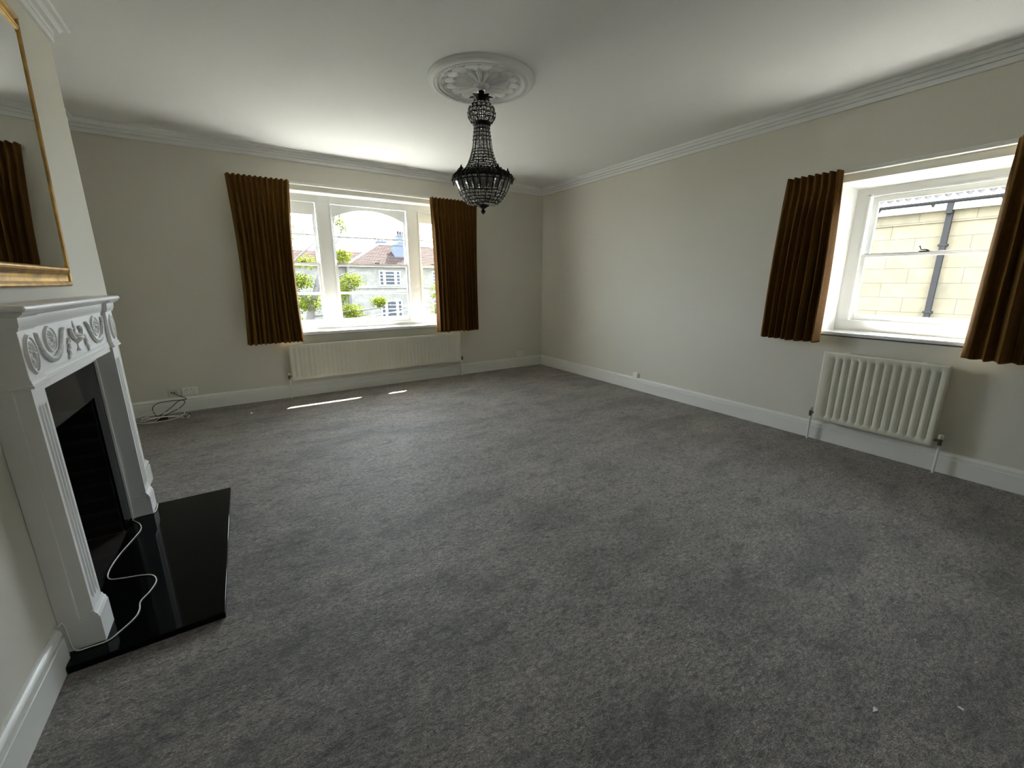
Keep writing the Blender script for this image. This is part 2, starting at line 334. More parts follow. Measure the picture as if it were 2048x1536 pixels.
m = MB(); P1.box(m, WX0, WX0+.012, 0.0, D, .815, WZ1); P1.box(m, WX1-.012, WX1, 0.0, D, .815, WZ1); P1.box(m, WX0, WX1, 0.002, D, WZ1-.012, WZ1); m.build('reveal_lining', MWH, w1)
m = MB(); P1.box(m, WX0-.05, WX1+.05, 0.30, 0.50, 0.70, 0.79); m.build('outer_sill', MOWN, w1)

P2 = Plane('right'); D2 = 0.25
w2 = thing('window_2', (0.25, -4.67, 0.98), kind='structure')
m = MB(); P2.box(m, RY0, RY1, D2, 0.40, 2.134, RZ1); P2.box(m, RY0, RY1, D2, 0.40, RZ0, 1.077); P2.box(m, RY0, -5.085, D2, 0.40, 1.077, 2.134); P2.box(m, -4.255, RY1, D2, 0.40, 1.077, 2.134)
m.build('frame', MWH, w2, bevel=0.004)
a0, a1 = -5.085, -4.255
m = MB(); P2.box(m, a0, a0+.016, D2-.01, D2+.012, 1.077, 2.134); P2.box(m, a1-.016, a1, D2-.01, D2+.012, 1.077, 2.134); P2.box(m, a0, a1, D2-.01, D2+.012, 2.118, 2.134); P2.box(m, a0, a1, D2-.01, D2+.012, 1.077, 1.086); m.build('staff_bead', MWH, w2, bevel=0.003)
sash(P2, w2, a0+.014, a1-.014, 1.086, 1.652, D2+.014, D2+.05, .030, .028, .052, [], 'lower_sash')
sash(P2, w2, a0+.014, a1-.014, 1.628, 2.124, D2+.054, D2+.09, .042, .045, .03, [], 'upper_sash')
fastener(P2, w2, -4.67, D2+.014, 1.652)
m = MB(); P2.box(m, RY0-.03, RY1+.012, -0.03, D2+.02, 0.966, 0.996); m.build('window_sill', MSILL, w2, bevel=0.009, seg=3)
m = MB()                                             # splayed linings
m.prism([(0.0, RY1), (D2, RY1-.035), (D2, RY1)], .996, RZ1, 'z').prism([(0.0, RY0), (D2, RY0), (D2, RY0+.035)], .996, RZ1, 'z')
m.add([(0.001, RY0, RZ1), (0.001, RY1, RZ1), (D2, RY1, RZ1-.034), (D2, RY0, RZ1-.034), (D2, RY0, RZ1), (D2, RY1, RZ1)], [(0,1,2,3), (2,5,4,3), (0,3,4), (1,5,2)])
m.build('reveal_lining', MWH, w2)
m = MB(); P2.box(m, RY0-.05, RY1+.05, 0.30, 0.50, 0.88, 0.97); m.build('outer_sill', MOWN, w2)

# ------------------------------------------------------------------ curtain rails
def rail(P, a0, a1, z0, z1, label):
    r = thing('curtain_rail', P.p((a0+a1)/2, -0.03, z0), label, 'curtain rail', 'white curtain rails')
    m = MB(); P.box(m, a0, a1, -0.058, -0.001, z0, z1); m.build('batten', MT, r, bevel=0.004)
    m = MB(); P.box(m, a0+.01, a1-.01, -0.070, -0.058, z0-.002, z0+.010); m.build('track', MWPL, r, bevel=0.002)
rail(P1, -4.30, -1.28, 2.528, 2.556, 'long white curtain rail above the three-part window')
rail(P2, -5.60, -3.76, 2.279, 2.309, 'white curtain rail above the single sash window')

# ------------------------------------------------------------------ curtains
def curtain(P, t0, t1, b0, b1, zt, zb, n, seed, label, waist=0.0, off=0.125, flare=0.0):
    rnd = random.Random(seed)
    ph = [rnd.uniform(-.9, .9)*(0 < q < n) for q in range(n+3)]; am = []
    while len(am) < n+3: am.append(rnd.uniform(.05, .3) if am and am[-1] > .5 and rnd.random() < .5 else rnd.uniform(.8, 1.45)); dr = [rnd.uniform(-.5, .5)*(0 < q < n) for q in range(n+3)]
    NU, NV = n*28+1, 80
    hd = 0.105/(zt-zb)
    def surf(u, v, back=0.0):
        k = u*n; i = int(min(k, n-1)); t = k - i
        L_ = lambda arr: arr[i]*(1-t) + arr[i+1]*t
        lo = max(0.0, (v-hd)/(1-hd)); c0 = .5 - .5*math.cos(2*PI*k)      # one pleat per unit of k
        n2 = n; phase = 2*PI*k*(1 + (n2/n - 1)*min(1, lo*7)) + L_(ph)*min(1, lo*1.8)*1.3 + L_(dr)*lo*2.4
        c = .5 - .5*math.cos(phase)
        top = .004 + .046*c0**1.2; pin = .004 + .020*c0**4
        low = (.056 + .030*lo) * L_(am) * (c**.55 + .10*math.sin(2*phase + 1)*c)
        if v < hd: w = v/hd; d = top*(1-w)**1.2 + pin*(1-(1-w)**1.2); side = -.05/n*math.sin(2*PI*k)*w
        else: e = min(1, lo*5); e = e*e*(3-2*e); d = pin*(1-e) + low*e; side = -.05/n*math.sin(2*PI*k)*(1-e) + e*.10/n*math.sin(phase)
        a = (t0*(1-u) + t1*u)*(1-v) + (b0*(1-u) + b1*u)*v + (t1-t0)*side + waist*math.sin(PI*v)*(0.5-u)*2
        return P.p(a, -(off + d + flare*v*v) + back, zt + (zb-zt)*v + (0.006*c0 - .004)*(1-v/hd if v < hd else 0) + 0.004*math.sin(phase)*(v > .97))
    root = thing('curtain', P.p((t0+t1)/2, -off, zb), label, 'curtain', 'golden brown velvet curtains')
    m = MB().grid(surf, NU, NV); o = m.build('drape', MVEL, root, smooth=70.0)
    sd = o.modifiers.new('thickness', 'SOLIDIFY'); sd.thickness = 0.003
    m = MB().grid(lambda u, v: surf(.004+.992*u, .012+.976*v, 0.012), NU, NV); m.build('lining', MLIN, root, smooth=70.0)
curtain(P1, -4.302, -3.695, -4.325, -3.735, 2.548, 0.708, 12, 3, 'golden brown velvet curtain left of the three-part window', waist=0.03, off=0.085)
curtain(P1, -2.000, -1.275, -1.972, -1.285, 2.545, 0.702, 13, 8, 'golden brown velvet curtain right of the three-part window', waist=0.012, off=0.085)
curtain(P2, -3.745, -4.165, -3.700, -4.195, 2.304, 0.902, 8, 5, 'golden brown velvet curtain on the corner side of the single sash window', waist=0.012, off=0.085)
curtain(P2, -5.080, -5.58, -5.070, -5.68, 2.304, 0.895, 8, 11, 'golden brown velvet curtain cut off by the right edge of the picture', waist=0.0, off=0.09)

# ------------------------------------------------------------------ radiators
def radiator(P, a0, a1, z0, z1, pitch, label, valves):
    """pressed steel panel: flat rim, vertical channels, rolled top edge; brackets, valves and pipes"""
    r = thing('radiator', P.p((a0+a1)/2, -0.06, 0), label, 'radiator', 'cream panel radiators')
    F = -0.108; lo, hi = min(a0, a1), max(a0, a1); rim = 0.040
    n = round((hi-lo-2*rim)/pitch); pt = (hi-lo-2*rim)/n
    xs = [(lo, .012), (lo+.006, .003), (lo+.012, 0), (lo+rim-.004, 0)]
    for i in range(n):
        q = lo + rim + i*pt
        xs += [(q+.005*pt/.055, -1), (q+.012*pt/.055, -1), (q+.022*pt/.055, 0), (q+pt-.004, 0)]
    xs = xs[:-1] + [(hi-rim+.004, 0), (hi-.012, 0), (hi-.006, .003), (hi, .012)]
    zs = [(z0, .012, 0), (z0+.006, .003, 0), (z0+.012, 0, 0), (z0+rim, 0, 0), (z0+rim+.016, 0, 1), (z1-rim-.016, 0, 1), (z1-rim, 0, 0), (z1-.014, 0, 0), (z1-.006, .001, 0), (z1, .008, 0)]
    m = MB(); vs = []; fs = []
    for (z, ed, ch) in zs:
        for (a, g) in xs:
            d = F + max(ed, g if g > 0 else 0) + (0.015*ch if g < 0 else 0); vs.append(P.p(a, d, z))
    k = len(xs)
    for j in range(len(zs)-1):
        for i in range(k-1): fs.append((j*k+i, j*k+i+1, (j+1)*k+i+1, (j+1)*k+i))
    m.add(vs, fs); m.build('front_panel', MRAD, r, smooth=50.0)
    m = MB(); P.box(m, lo+.001, hi-.001, F+.0125, F+.030, z0+.002, z1-.001); P.box(m, lo+.004, hi-.004, F+.030, F+.062, z1-.03, z1-.012); m.build('back_panel', MRAD, r, bevel=0.003)
    for a in (lo+.15, hi-.15):
        m = MB(); P.box(m, a-.015, a+.015, F+.060, -0.001, z0+.06, z1-.010); P.box(m, a-.018, a+.018, F+.02, F+.065, z1-.012, z1+.004); m.build('bracket', MRAD, r)
    for (a, sgn) in valves:
        m = MB().tube([P.p(a, -.065, -.002), P.p(a, -.065, z0+.03)], .0085, 10); m.build('pipe', MPIPE, r, smooth=50.0)
        v = MB().tube([P.p(a - sgn*.045, -.085, z0+.055), P.p(a, -.085, z0+.055)], .010, 8).tube([P.p(a, -.078, z0+.02), P.p(a, -.084, z0+.07)], [.012, .013], 8)
        vo = v.build('valve', MBRASS, r, smooth=50.0)
        MB().lathe([(.011, 0), (.015, .004), (.015, .03), (.011, .036), (0, .036)], P.p(a, -.084, z0+.068), 12).build('valve_cap', MCPL, vo, smooth=50.0)
radiator(P1, -3.918, -1.606, 0.228, 0.672, 0.0535, 'long low cream radiator under the three-part window', ((-3.945, -1), (-1.578, 1)))
radiator(P2, -4.252, -5.040, 0.207, 0.826, 0.0545, 'short tall cream radiator under the single sash window', ((-4.222, 1), (-5.072, -1)))

# ------------------------------------------------------------------ ceiling rose
RC = (-2.606, -2.668)
def rose_h(r, th):
    if r > .395: return 0.0
    if r > .30:
        q = [(.395, .010), (.388, .014), (.380, .024), (.366, .031), (.352, .034), (.349, .030), (.344, .030), (.338, .037), (.326, .037), (.320, .028), (.300, .022)]
        for (r1, h1), (r0, h0) in zip(q, q[1:]):
            if r >= r0:
                t = (r-r0)/(r1-r0); h = h0 + (h1-h0)*t
                if .321 < r < .343: h += .005*abs(math.sin(44*th)) - .003
                return h
    h = .016
    a = th*8/PI; u = (a - round(a))*2                 # sixteen outer shell fans
    if r > .175:
        edge = .292 - .022*abs(u)**2.2
        if r < edge:
            w = (r-.175)/.12; h = .009 + .015*w*(1-abs(u)**2)**.5 * (1.0 if abs(u) < 1 else 0)
            if r > edge-.012: h = .022
            elif r > edge-.02: h -= .004
        else: h = .012
    a2 = a + .5; u2 = (a2 - round(a2))*2/.62          # sixteen pointed inner petals
    if .05 < r < .215:
        wd = math.sin(min(1, max(0, (.215-r)/.055))*PI/2)
        if abs(u2) < wd: h = max(h, .015 + .020*(1-(u2/max(wd, .01))**2)**.5 - .006*(abs(u2) < .16))
        elif r < .17: h = min(h, .013)
    if r < .062: h = .030 + .008*math.cos(r/.062*PI/2) + .003*abs(math.sin(8*th))*(r > .03)
    return h
rose = thing('ceiling_rose', (RC[0], RC[1], H), 'round white plaster ceiling rose with fan petals above the chandelier', 'ceiling rose')
MB().grid(lambda u, v: (RC[0] + .40*v*math.cos(2*PI*u), RC[1] + .40*v*math.sin(2*PI*u), H - .0005 - rose_h(.40*v, 2*PI*u)), 384, 110, True).build('medallion', MPL, rose, smooth=60.0)

# ------------------------------------------------------------------ chandelier
CX, CY = -2.578, -2.615
ch = thing('chandelier', (CX, CY, 1.97), 'basket chandelier of crystal beads in a dark bronze cage, hanging from the ceiling rose', 'chandelier')
MB().lathe([(.0, H-.036), (.034, H-.037), (.034, H-.046), (.022, H-.056), (.008, H-.060), (.0, H-.060)], (CX, CY, 0), 20).build('ceiling_hook', MCHR, ch, smooth=50.0)
m = MB()
for k, zc in enumerate((2.812, 2.785)):
    m.tube([(CX + .010*math.cos(a)*(k == 0), CY + .010*math.cos(a)*(k == 1), zc + .020*math.sin(a)) for a in [2*PI*i/16 for i in range(17)]], .0028, 6)
m.tube([(CX+.012, CY, H-.06), (CX+.014, CY-.004, 2.81), (CX+.004, CY, 2.765)], .003, 6)
m.build('chain', MCHR, ch, smooth=50.0)
def leaf(m, c, ang, L_, w, rise, droop, th=.003):
    """a pointed, curled metal leaf"""
    def f(u, v):
        t = v; ww = w*math.sin(PI*min(1, t*.86+.14))**.8*(1+.22*math.sin(t*14)); s = (u-.5)*2
        r_ = .014 + L_*t; z = rise*math.sin(t*PI*.6) - droop*t*t - abs(s)*.004
        return (c[0] + r_*math.cos(ang) - s*ww*math.sin(ang), c[1] + r_*math.sin(ang) + s*ww*math.cos(ang), c[2] + z)
    m.grid(f, 5, 8)
for k in range(8):
    m = MB(); leaf(m, (CX, CY, 2.770), 2*PI*(k+.3)/8, .076, .021, .046, .014); o = m.build('crown_leaf', MIRON, ch, smooth=60.0)
    o.modifiers.new('t', 'SOLIDIFY').thickness = .003
m = MB().lathe([(.0, 2.786), (.016, 2.784), (.022, 2.772), (.030, 2.768), (.045, 2.764), (.045, 2.756), (.0, 2.756)], (CX, CY, 0), 24)
for k in range(10): leaf(m, (CX, CY, 2.762), 2*PI*k/10, .034, .009, .0, .016)
m.build('crown_cap', MIRON, ch, smooth=50.0)

def cage(prof, n, rw, rings):
    """vertical wires following a profile and horizontal ring wires"""
    m = MB(); pts = spline([(r, 0, z) for r, z in prof], 6)
    for k in range(n):
        a = 2*PI*k/n; m.tube([(CX + p.x*math.cos(a), CY + p.x*math.sin(a), p.z) for p in pts], rw, 5, False)
    for r, z in rings: m.tube([(CX + r*math.cos(2*PI*i/48), CY + r*math.sin(2*PI*i/48), z) for i in range(49)], rw*1.15, 5, False)
    return m
def prof_r(prof, z):
    pts = spline([(r, 0, zz) for r, zz in prof], 8)
    for p, q in zip(pts, pts[1:]):
        if min(p.z, q.z) <= z <= max(p.z, q.z): t = (z-p.z)/(q.z-p.z+1e-9); return p.x + (q.x-p.x)*t
    return pts[-1].x if z < pts[-1].z else pts[0].x
SPH = [(.040, 2.757), (.078, 2.742), (.100, 2.715), (.106, 2.683), (.099, 2.652), (.078, 2.628), (.060, 2.616)]
COL = [(.058, 2.598), (.062, 2.565), (.068, 2.52), (.073, 2.475), (.081, 2.43), (.091, 2.39), (.106, 2.35), (.125, 2.312), (.150, 2.278), (.184, 2.252)]
BOW = [(.226, 2.215), (.223, 2.192), (.210, 2.155), (.184, 2.108), (.166, 2.082), (.140, 2.054), (.110, 2.032)]
sz = (2.757, 2.733, 2.705, 2.677, 2.649, 2.622)
cage(SPH, 18, .0030, [(prof_r(SPH, z), z) for z in sz]).build('sphere_cage', MIRON, ch, smooth=60.0)
cz = [2.598, 2.572, 2.545, 2.518, 2.490, 2.425, 2.403, 2.380, 2.358, 2.336, 2.316, 2.298, 2.280, 2.265, 2.252]
cage(COL, 16, .0030, [(prof_r(COL, z), z) for z in cz]).build('column_cage', MIRON, ch, smooth=60.0)
bz = [2.215, 2.190, 2.114, 2.092, 2.071, 2.051, 2.033]
cage(BOW, 26, .0030, [(prof_r(BOW, z), z) for z in bz]).build('bowl_cage', MIRON, ch, smooth=60.0)
MB().lathe([(.060, 2.622), (.068, 2.618), (.070, 2.606), (.062, 2.600), (.062, 2.594), (.056, 2.594), (.056, 2.622)], (CX, CY, 0), 32).build('collar', MIRON, ch, smooth=50.0)
m = MB().lathe([(.180, 2.262), (.188, 2.262), (.205, 2.250), (.226, 2.230), (.234, 2.224), (.234, 2.206), (.222, 2.206), (.205, 2.232), (.180, 2.250)], (CX, CY, 0), 56)
band = m.build('crown_band', MIRON, ch, smooth=50.0)
for k in range(8):                                    # cast ornaments on the band: a shield, small leaves and a star spike
    a = 2*PI*(k+.15)/8; m = MB(); ca, sa = math.cos(a), math.sin(a)
    P_ = lambda r, t, z: (CX + r*ca - t*sa, CY + r*sa + t*ca, z)
    m.ball(P_(.222, 0, 2.236), .020, .020, .022, 10, 7)
    for t in (-.024, .024): m.tube([P_(.215, t*.4, 2.25), P_(.205, t, 2.268), P_(.2, t*1.3, 2.262)], [.006, .008, .004], 6)
    m.tube([P_(.226, 0, 2.226), P_(.241, 0, 2.218), P_(.262, 0, 2.214)], [.007, .005, .0015], 6)
    m.tube([P_(.248, 0, 2.198), P_(.247, 0, 2.217), P_(.242, 0, 2.240)], [.0015, .005, .0015], 6); m.tube([P_(.247, -.020, 2.217), P_(.249, 0, 2.217), P_(.247, .020, 2.217)], [.0015, .005, .0015], 6)
    m.tube([P_(.208, 0, 2.262), P_(.2, 0, 2.285), P_(.202, 0, 2.297)], [.012, .007, .002], 6); m.tube([P_(.234, 0, 2.206), P_(.238, 0, 2.19), P_(.233, 0, 2.172)], [.008, .006, .002], 6)
    for q, wq in ((.24, 1.0), (.38, .8), (-.24, 1.0), (-.38, .8)):      # acanthus scrolls between the shields
        b_ = a + q; cb, sb_ = math.cos(b_), math.sin(b_); R_ = lambda r_, t, z: (CX + r_*cb - t*sb_, CY + r_*sb_ + t*cb, z)
        m.tube([R_(.236, -.016*wq, 2.212), R_(.234, .0, 2.232), R_(.212, .010, 2.252), R_(.198, .004, 2.262), R_(.197, -.004, 2.270)], [.004, .009*wq, .008*wq, .005, .0015], 6)
        m.tube([R_(.237, -.010, 2.226), R_(.242, 0, 2.214), R_(.236, .010, 2.200)], [.003, .007*wq, .002], 6)
    m.build('band_ornament', MIRON, ch, smooth=60.0)
MB().lathe([(.050, 2.034), (.052, 2.026), (.040, 2.016), (.022, 2.004), (.010, 1.998), (.010, 1.992), (.017, 1.985), (.019, 1.976), (.012, 1.966), (.005, 1.960), (.0, 1.954)][::-1], (CX, CY, 0), 24).build('finial', MIRON, ch, smooth=50.0)
MB().lathe([(.109, 2.0315), (.05, 2.0255), (.05, 2.0225), (.109, 2.0285)], (CX, CY, 0), 40, caps=False).build('bottom_glass', MCRY, ch, smooth=50.0)
def bead_pts(prof, n, zs):
    out = []
    for z0, z1 in zip(zs, zs[1:]):
        zc = (z0+z1)/2; r = prof_r(prof, zc)
        for k in range(n): a = 2*PI*(k+.5)/n; out.append((Vector((CX + r*math.cos(a), CY + r*math.sin(a), zc)), a, min(.012, PI*r/n*.86), min(.011, abs(z0-z1)*.44)))
    return out
beads = bead_pts(SPH, 18, sz) + bead_pts(COL, 16, cz[:5]) + bead_pts(COL, 16, cz[5:]) + bead_pts(BOW, 26, bz[:2]) + bead_pts(BOW, 26, bz[2:])
def gem(m, c, a, w, h):
    ca, sa = math.cos(a), math.sin(a); P_ = lambda r, t, z: (c[0] + r*ca - t*sa, c[1] + r*sa + t*ca, c[2] + z)
    o8 = [(math.cos(PI/4*i+PI/8), math.sin(PI/4*i+PI/8)) for i in range(8)]
    m.loft([[P_(r, t*w*s, z*h*s) for t, z in o8] for r, s in ((-.006, .35), (-.001, 1), (.001, 1), (.006, .35))])
camv = Vector((-4.314, -5.726, 1.42)); beads.sort(key=lambda b_: -((b_[0]-Vector((CX, CY, b_[0].z))).normalized().dot((camv-b_[0]).normalized())*b_[2]*b_[3]))
for c, a, w, h in beads[:100]: m = MB(); gem(m, c, a, w, h); m.build('crystal_bead', MCRY, ch)
m = MB()
for c, a, w, h in beads[100:]: gem(m, c, a, w, h)
tag(m.build('crystal_beads', MCRY, ch), kind='stuff')
def rod(prof, n, k, z0, z1):
    m = MB(); a = 2*PI*(k+.5)/n; w = PI*prof_r(prof, (z0+z1)/2)/n*.78; rings = []
    for z in [z1 + (z0-z1)*i/4 for i in range(5)]:
        r = prof_r(prof, z); ca, sa = math.cos(a), math.sin(a); rings.append([(CX + (r+q)*ca - t*sa, CY + (r+q)*sa + t*ca, z) for q, t in ((-.003, -w), (-.003, w), (.003, w*.55), (.003, -w*.55))])
    m.loft(rings); m.build('crystal_rod', MCRY, ch)
for k in range(16): rod(COL, 16, k, 2.487, 2.428)
for k in range(26): rod(BOW, 26, k, 2.187, 2.117)

# ------------------------------------------------------------------ fireplace, hearth
FP = thing('fireplace', (XB, -3.10, 0), 'white carved fireplace surround with urn and garland frieze on the chimney breast', 'fireplace')
Y0, Y1 = -3.708, -2.492                                # outer sides of the surround
BK = XB + .0005
MB().box(BK, -4.906, Y0-.034, Y1+.034, 1.324, 1.346).build('mantel_shelf', MFP, FP, bevel=0.009, seg=3)
# bed mould under the shelf, breaking forward over the two end blocks
BED = [(0, 1.262), (.006, 1.262), (.008, 1.272), (.012, 1.278), (.014, 1.306), (.022, 1.312), (.032, 1.318), (.036, 1.3245), (0, 1.3245)]
def returns(m, prof, xf, y0, y1): # profile round three sides of a block standing on the breast
    m.run(prof, (BK, y0), (xf, y0), (0, -1), 0, 1); m.run(prof, (xf, y0), (xf, y1), (1, 0), -1, 1); m.run(prof, (xf, y1), (BK, y1), (0, 1), -1, 0); return m
BLK = .122; XF = -4.949; XP = -4.966                  # block width, block face, recessed panel face
m = MB(); returns(m, BED, XF, Y0, Y0+BLK); returns(m, BED, XF, Y1-BLK, Y1); m.run(BED, (XP, Y0+BLK), (XP, Y1-BLK), (1, 0)); m.box(BK, XP, Y0+.01, Y1-.01, 1.262, 1.324); m.build('bed_mould', MFP, FP, smooth=30.0)
MB().box(BK, XP, Y0+.05, Y1-.05, 1.045, 1.262).build('frieze_panel', MFP, FP)
for y0 in (Y0, Y1-BLK): MB().box(BK, XF, y0, y0+BLK, 1.095, 1.262).build('end_block', MFP, FP, bevel=0.002)
CAP = [(0, 1.066), (.003, 1.066), (.009, 1.070), (.009, 1.076), (.005, 1.079), (.005, 1.085), (.003, 1.088), (.003, 1.095), (0, 1.098)]
m = MB(); returns(m, CAP, XF, Y0, Y0+BLK); returns(m, CAP, XF, Y1-BLK, Y1); m.run(CAP, (XP, Y0+BLK), (XP, Y1-BLK), (1, 0)); m.box(BK, XF, Y0, Y0+BLK, 1.066, 1.097).box(BK, XF, Y1-BLK, Y1, 1.066, 1.097)
m.build('capital_band', MFP, FP, smooth=30.0)
PW = .108; XPF = -4.955
for s_, y0 in ((-1, Y0+.006), (1, Y1-.006-PW)):
    # fluted pilaster: the face is a lattice pressed back in three round-ended flutes
    m = MB(); yc = y0 + PW/2
    def face(u, v, yc=yc, y0=y0):
        y = y0 + PW*u; z = .160 + (1.068-.160)*v; d = 0
        for fy in (-.027, 0, .027):
            q = abs(y - yc - fy)/.0105; e = min((z-.205)/.012, (1.0-z)/.012)
            if q < 1 and e > 0: d = max(d, .009*math.sqrt(1-q*q)*min(1, e))
        return (XPF - d, y, z)
    m.grid(face, 73, 80); m.box(BK, XPF-.0105, y0, y0+PW, .150, 1.068)
    m.add([(XPF-.0105, y0, .16), (XPF, y0, .16), (XPF, y0, 1.068), (XPF-.0105, y0, 1.068)], [(0,1,2,3)]).add([(XPF-.0105, y0+PW, .16), (XPF, y0+PW, .16), (XPF, y0+PW, 1.068), (XPF-.0105, y0+PW, 1.068)], [(0,1,2,3)])
    m.build('pilaster', MFP, FP, smooth=35.0)
    m = MB().box(BK, -4.940, y0-.006, y0+PW+.006, .03, .140).box(BK, -4.954, y0-.005, y0+PW+.005, .139, .158)
    PED = [(0, .138), (.000, .142), (-.004, .150), (-.004, .156), (-.010, .164), (-.013, .174), (-.02, .176), (-.02, .138)]
    m.loft([[(-4.940+d, y, z) for d, z in PED] for y in (y0-.006, y0+PW+.006)]); m.build('pedestal', MFP, FP, smooth=30.0)
    # side return board with a shallow step, seen edge-on
    ys = Y0 if s_ < 0 else Y1
    MB().box(BK, -4.996, *sorted((ys - s_*.0005, ys - s_*.0075)), .03, 1.066).build('side_board', MFP, FP, bevel=0.002)
# inner architrave and black granite slips
m = MB().box(BK, -5.03, Y0+BLK-.01, Y1-BLK+.01, 1.000, 1.046).box(BK, -5.03, Y0+PW, Y0+PW+.018, .03, 1.0).box(BK, -5.03, Y1-PW-.018, Y1-PW, .03, 1.0); m.build('inner_architrave', MFP, FP, bevel=0.003)
m = MB().box(-5.05, -5.040, Y0+PW+.017, Y1-PW-.017, OZ, 1.002).box(-5.05, -5.040, Y0+PW+.017, OY0, .03, OZ).box(-5.05, -5.040, OY1, Y1-PW-.017, .03, OZ)
tag(m.build('granite_slip', MGRAN, FP, bevel=0.001), label='polished black granite slip framing the fire opening')
m = MB(); bx = -5.44                                  # brick lined firebox
m.box(bx-.005, bx, OY0+.003, OY1-.003, .03, OZ-.003).box(bx, -5.052, OY0+.003, OY0+.012, .03, OZ-.003).box(bx, -5.052, OY1-.012, OY1-.003, .03, OZ-.003).box(bx, -5.052, OY0+.012, OY1-.012, OZ-.012, OZ-.003).box(bx, -5.0355, OY0+.012, OY1-.012, .001, .028)
tag(m.build('firebox', MFIREB, FP), label='dark sooty brick lining of the fire opening')
# carved composition ornament on the frieze
XO = XP
def patera(yc, zc, ry, rz, xf, petals, name):
    def f(u, v):
        a = 2*PI*u; r = v
        if r > .93: h = .004*(1-r)/.07
        elif r > .80: h = .008
        elif r > .72: h = .003
        elif r > .2: h = .003 + .007*abs(math.cos(a*petals/2))**.7*math.sin((r-.2)/.52*PI)
        else: h = .006 + .008*math.cos(r/.2*PI/2)
        return (xf + h, yc + ry*r*math.cos(a), zc + rz*r*math.sin(a))
    MB().grid(f, 96, 34, True).build(name, MFP, FP, smooth=50.0)
for yc in (-3.398, -2.798): patera(yc, 1.203, .061, .054, XO, 14, 'round_patera')
for yc in (Y0+BLK/2, Y1-BLK/2): patera(yc, 1.177, .046, .072, XF, 16, 'oval_patera')
m = MB(); yc = -3.10                                  # urn with flame finial and two scroll handles
m.lathe([(.0, 1.118), (.024, 1.119), (.022, 1.126), (.009, 1.133), (.007, 1.145), (.010, 1.152), (.026, 1.160), (.040, 1.172), (.044, 1.180), (.042, 1.184), (.046, 1.187), (.034, 1.190), (.014, 1.199), (.010, 1.207), (.014, 1.215), (.013, 1.228), (.008, 1.243), (.004, 1.251), (.0, 1.254)], (XO, yc, 0), 20)
m.v = [(XO + max(-.001, (p[0]-XO)*.62), p[1], p[2]) for p in m.v]
for s_ in (-1, 1): m.tube([(XO+.007, yc + s_*q, z) for q, z in ((.040, 1.178), (.062, 1.186), (.074, 1.204), (.070, 1.220), (.057, 1.222), (.054, 1.211))], [.007, .008, .0075, .007, .006, .004], 8)
m.build('urn_carving', MFP, FP, smooth=50.0)
for s_ in (-1, 1):
    m = MB(); pts = spline([(XO+.006, -3.10 + s_*q, z) for q, z in ((.150, 1.234), (.172, 1.222), (.196, 1.192), (.218, 1.165), (.25, 1.142), (.295, 1.128), (.34, 1.132), (.378, 1.150), (.405, 1.178), (.422, 1.206), (.434, 1.236))], 4)
    for i, p in enumerate(pts[1:]):                   # husk garland: overlapping beads that swell at the middle
        t = i/(len(pts)-1); q = .0055 + .0075*math.sin(PI*t); m.ball(p, .008, q*.8, q, 8, 6); m.tube([p, p + (p-pts[i])*.8], [q*.75, .002], 6)
    m.build('husk_garland', MFP, FP, smooth=60.0)
    m = MB(); y_ = -3.10 + s_*.105
    for i in range(9):
        z = 1.182 - i*.009; w = .014 + .006*math.sin(i*1.7); m.ball((XO+.003, y_ + s_*.004*i + .008*math.sin(i*2.1), z), .007, w*.6, .007, 8, 5)
        m.tube([(XO+.003, y_ + s_*.004*i, z), (XO+.006, y_ + s_*.004*i - w*.9, z-.005), (XO+.002, y_ + s_*.004*i - w*1.2, z-.012)], [.004, .004, .001], 5)
    m.build('leaf_spray', MFP, FP, smooth=60.0)
m = MB().box(-5.0345, -4.548, -3.795, -2.476, 0.001, 0.030)
tag(m.build('hearth', MGRAN, None, bevel=0.002), 'polished black granite hearth slab in front of the white fireplace', 'hearth')

# ------------------------------------------------------------------ gilt mirror over the mantel
ML, MR, MZ0, MZ1 = -3.76, -2.690, 1.401, 2.587
mi = thing('mirror', (-5.03, -3.22, MZ0), 'large rectangular mirror in a gilt moulded frame above the mantel shelf', 'mirror')
FRP = [(0, 0), (.015, 0), (.021, .006), (.022, .013), (.019, .020), (.013, .024), (.012, .034), (.016, .050), (.024, .061), (.031, .065), (.034, .070), (.030, .074), (.034, .078), (.034, .084), (.028, .090), (0, .090)]   # (out from wall, in from outer edge)
m = MB(); tilt = 0.032
def mp_(y, z, d): return (XB + .006 + d + (z-MZ0)/(MZ1-MZ0)*tilt + (MR-y)*.014, y, z)   # hung a touch proud at top and near end
rings = []
for d, q in FRP: rings.append([mp_(ML+q, MZ0+q, d), mp_(MR-q, MZ0+q, d), mp_(MR-q, MZ1-q, d), mp_(ML+q, MZ1-q, d)])
m.loft(rings, True, False); m.build('gilt_frame', MGOLD, mi, smooth=25.0)
q = .088; bv = .022
ri = [[mp_(ML+q+e, MZ0+q+e, d), mp_(MR-q-e, MZ0+q+e, d), mp_(MR-q-e, MZ1-q-e, d), mp_(ML+q+e, MZ1-q-e, d)] for e, d in ((0, .0275), (bv, .0295))]
m = MB().loft(ri, True, False).add(ri[1], [(0,1,2,3)]); tag(m.build('mirror_glass', MMIR, mi), label='bevelled mirror glass')
m = MB().add([mp_(ML+.01, MZ0+.01, .002), mp_(MR-.01, MZ0+.01, .002), mp_(MR-.01, MZ1-.01, .002), mp_(ML+.01, MZ1-.01, .002)], [(0,1,2,3)]); m.build('backing_board', MBLK, mi)

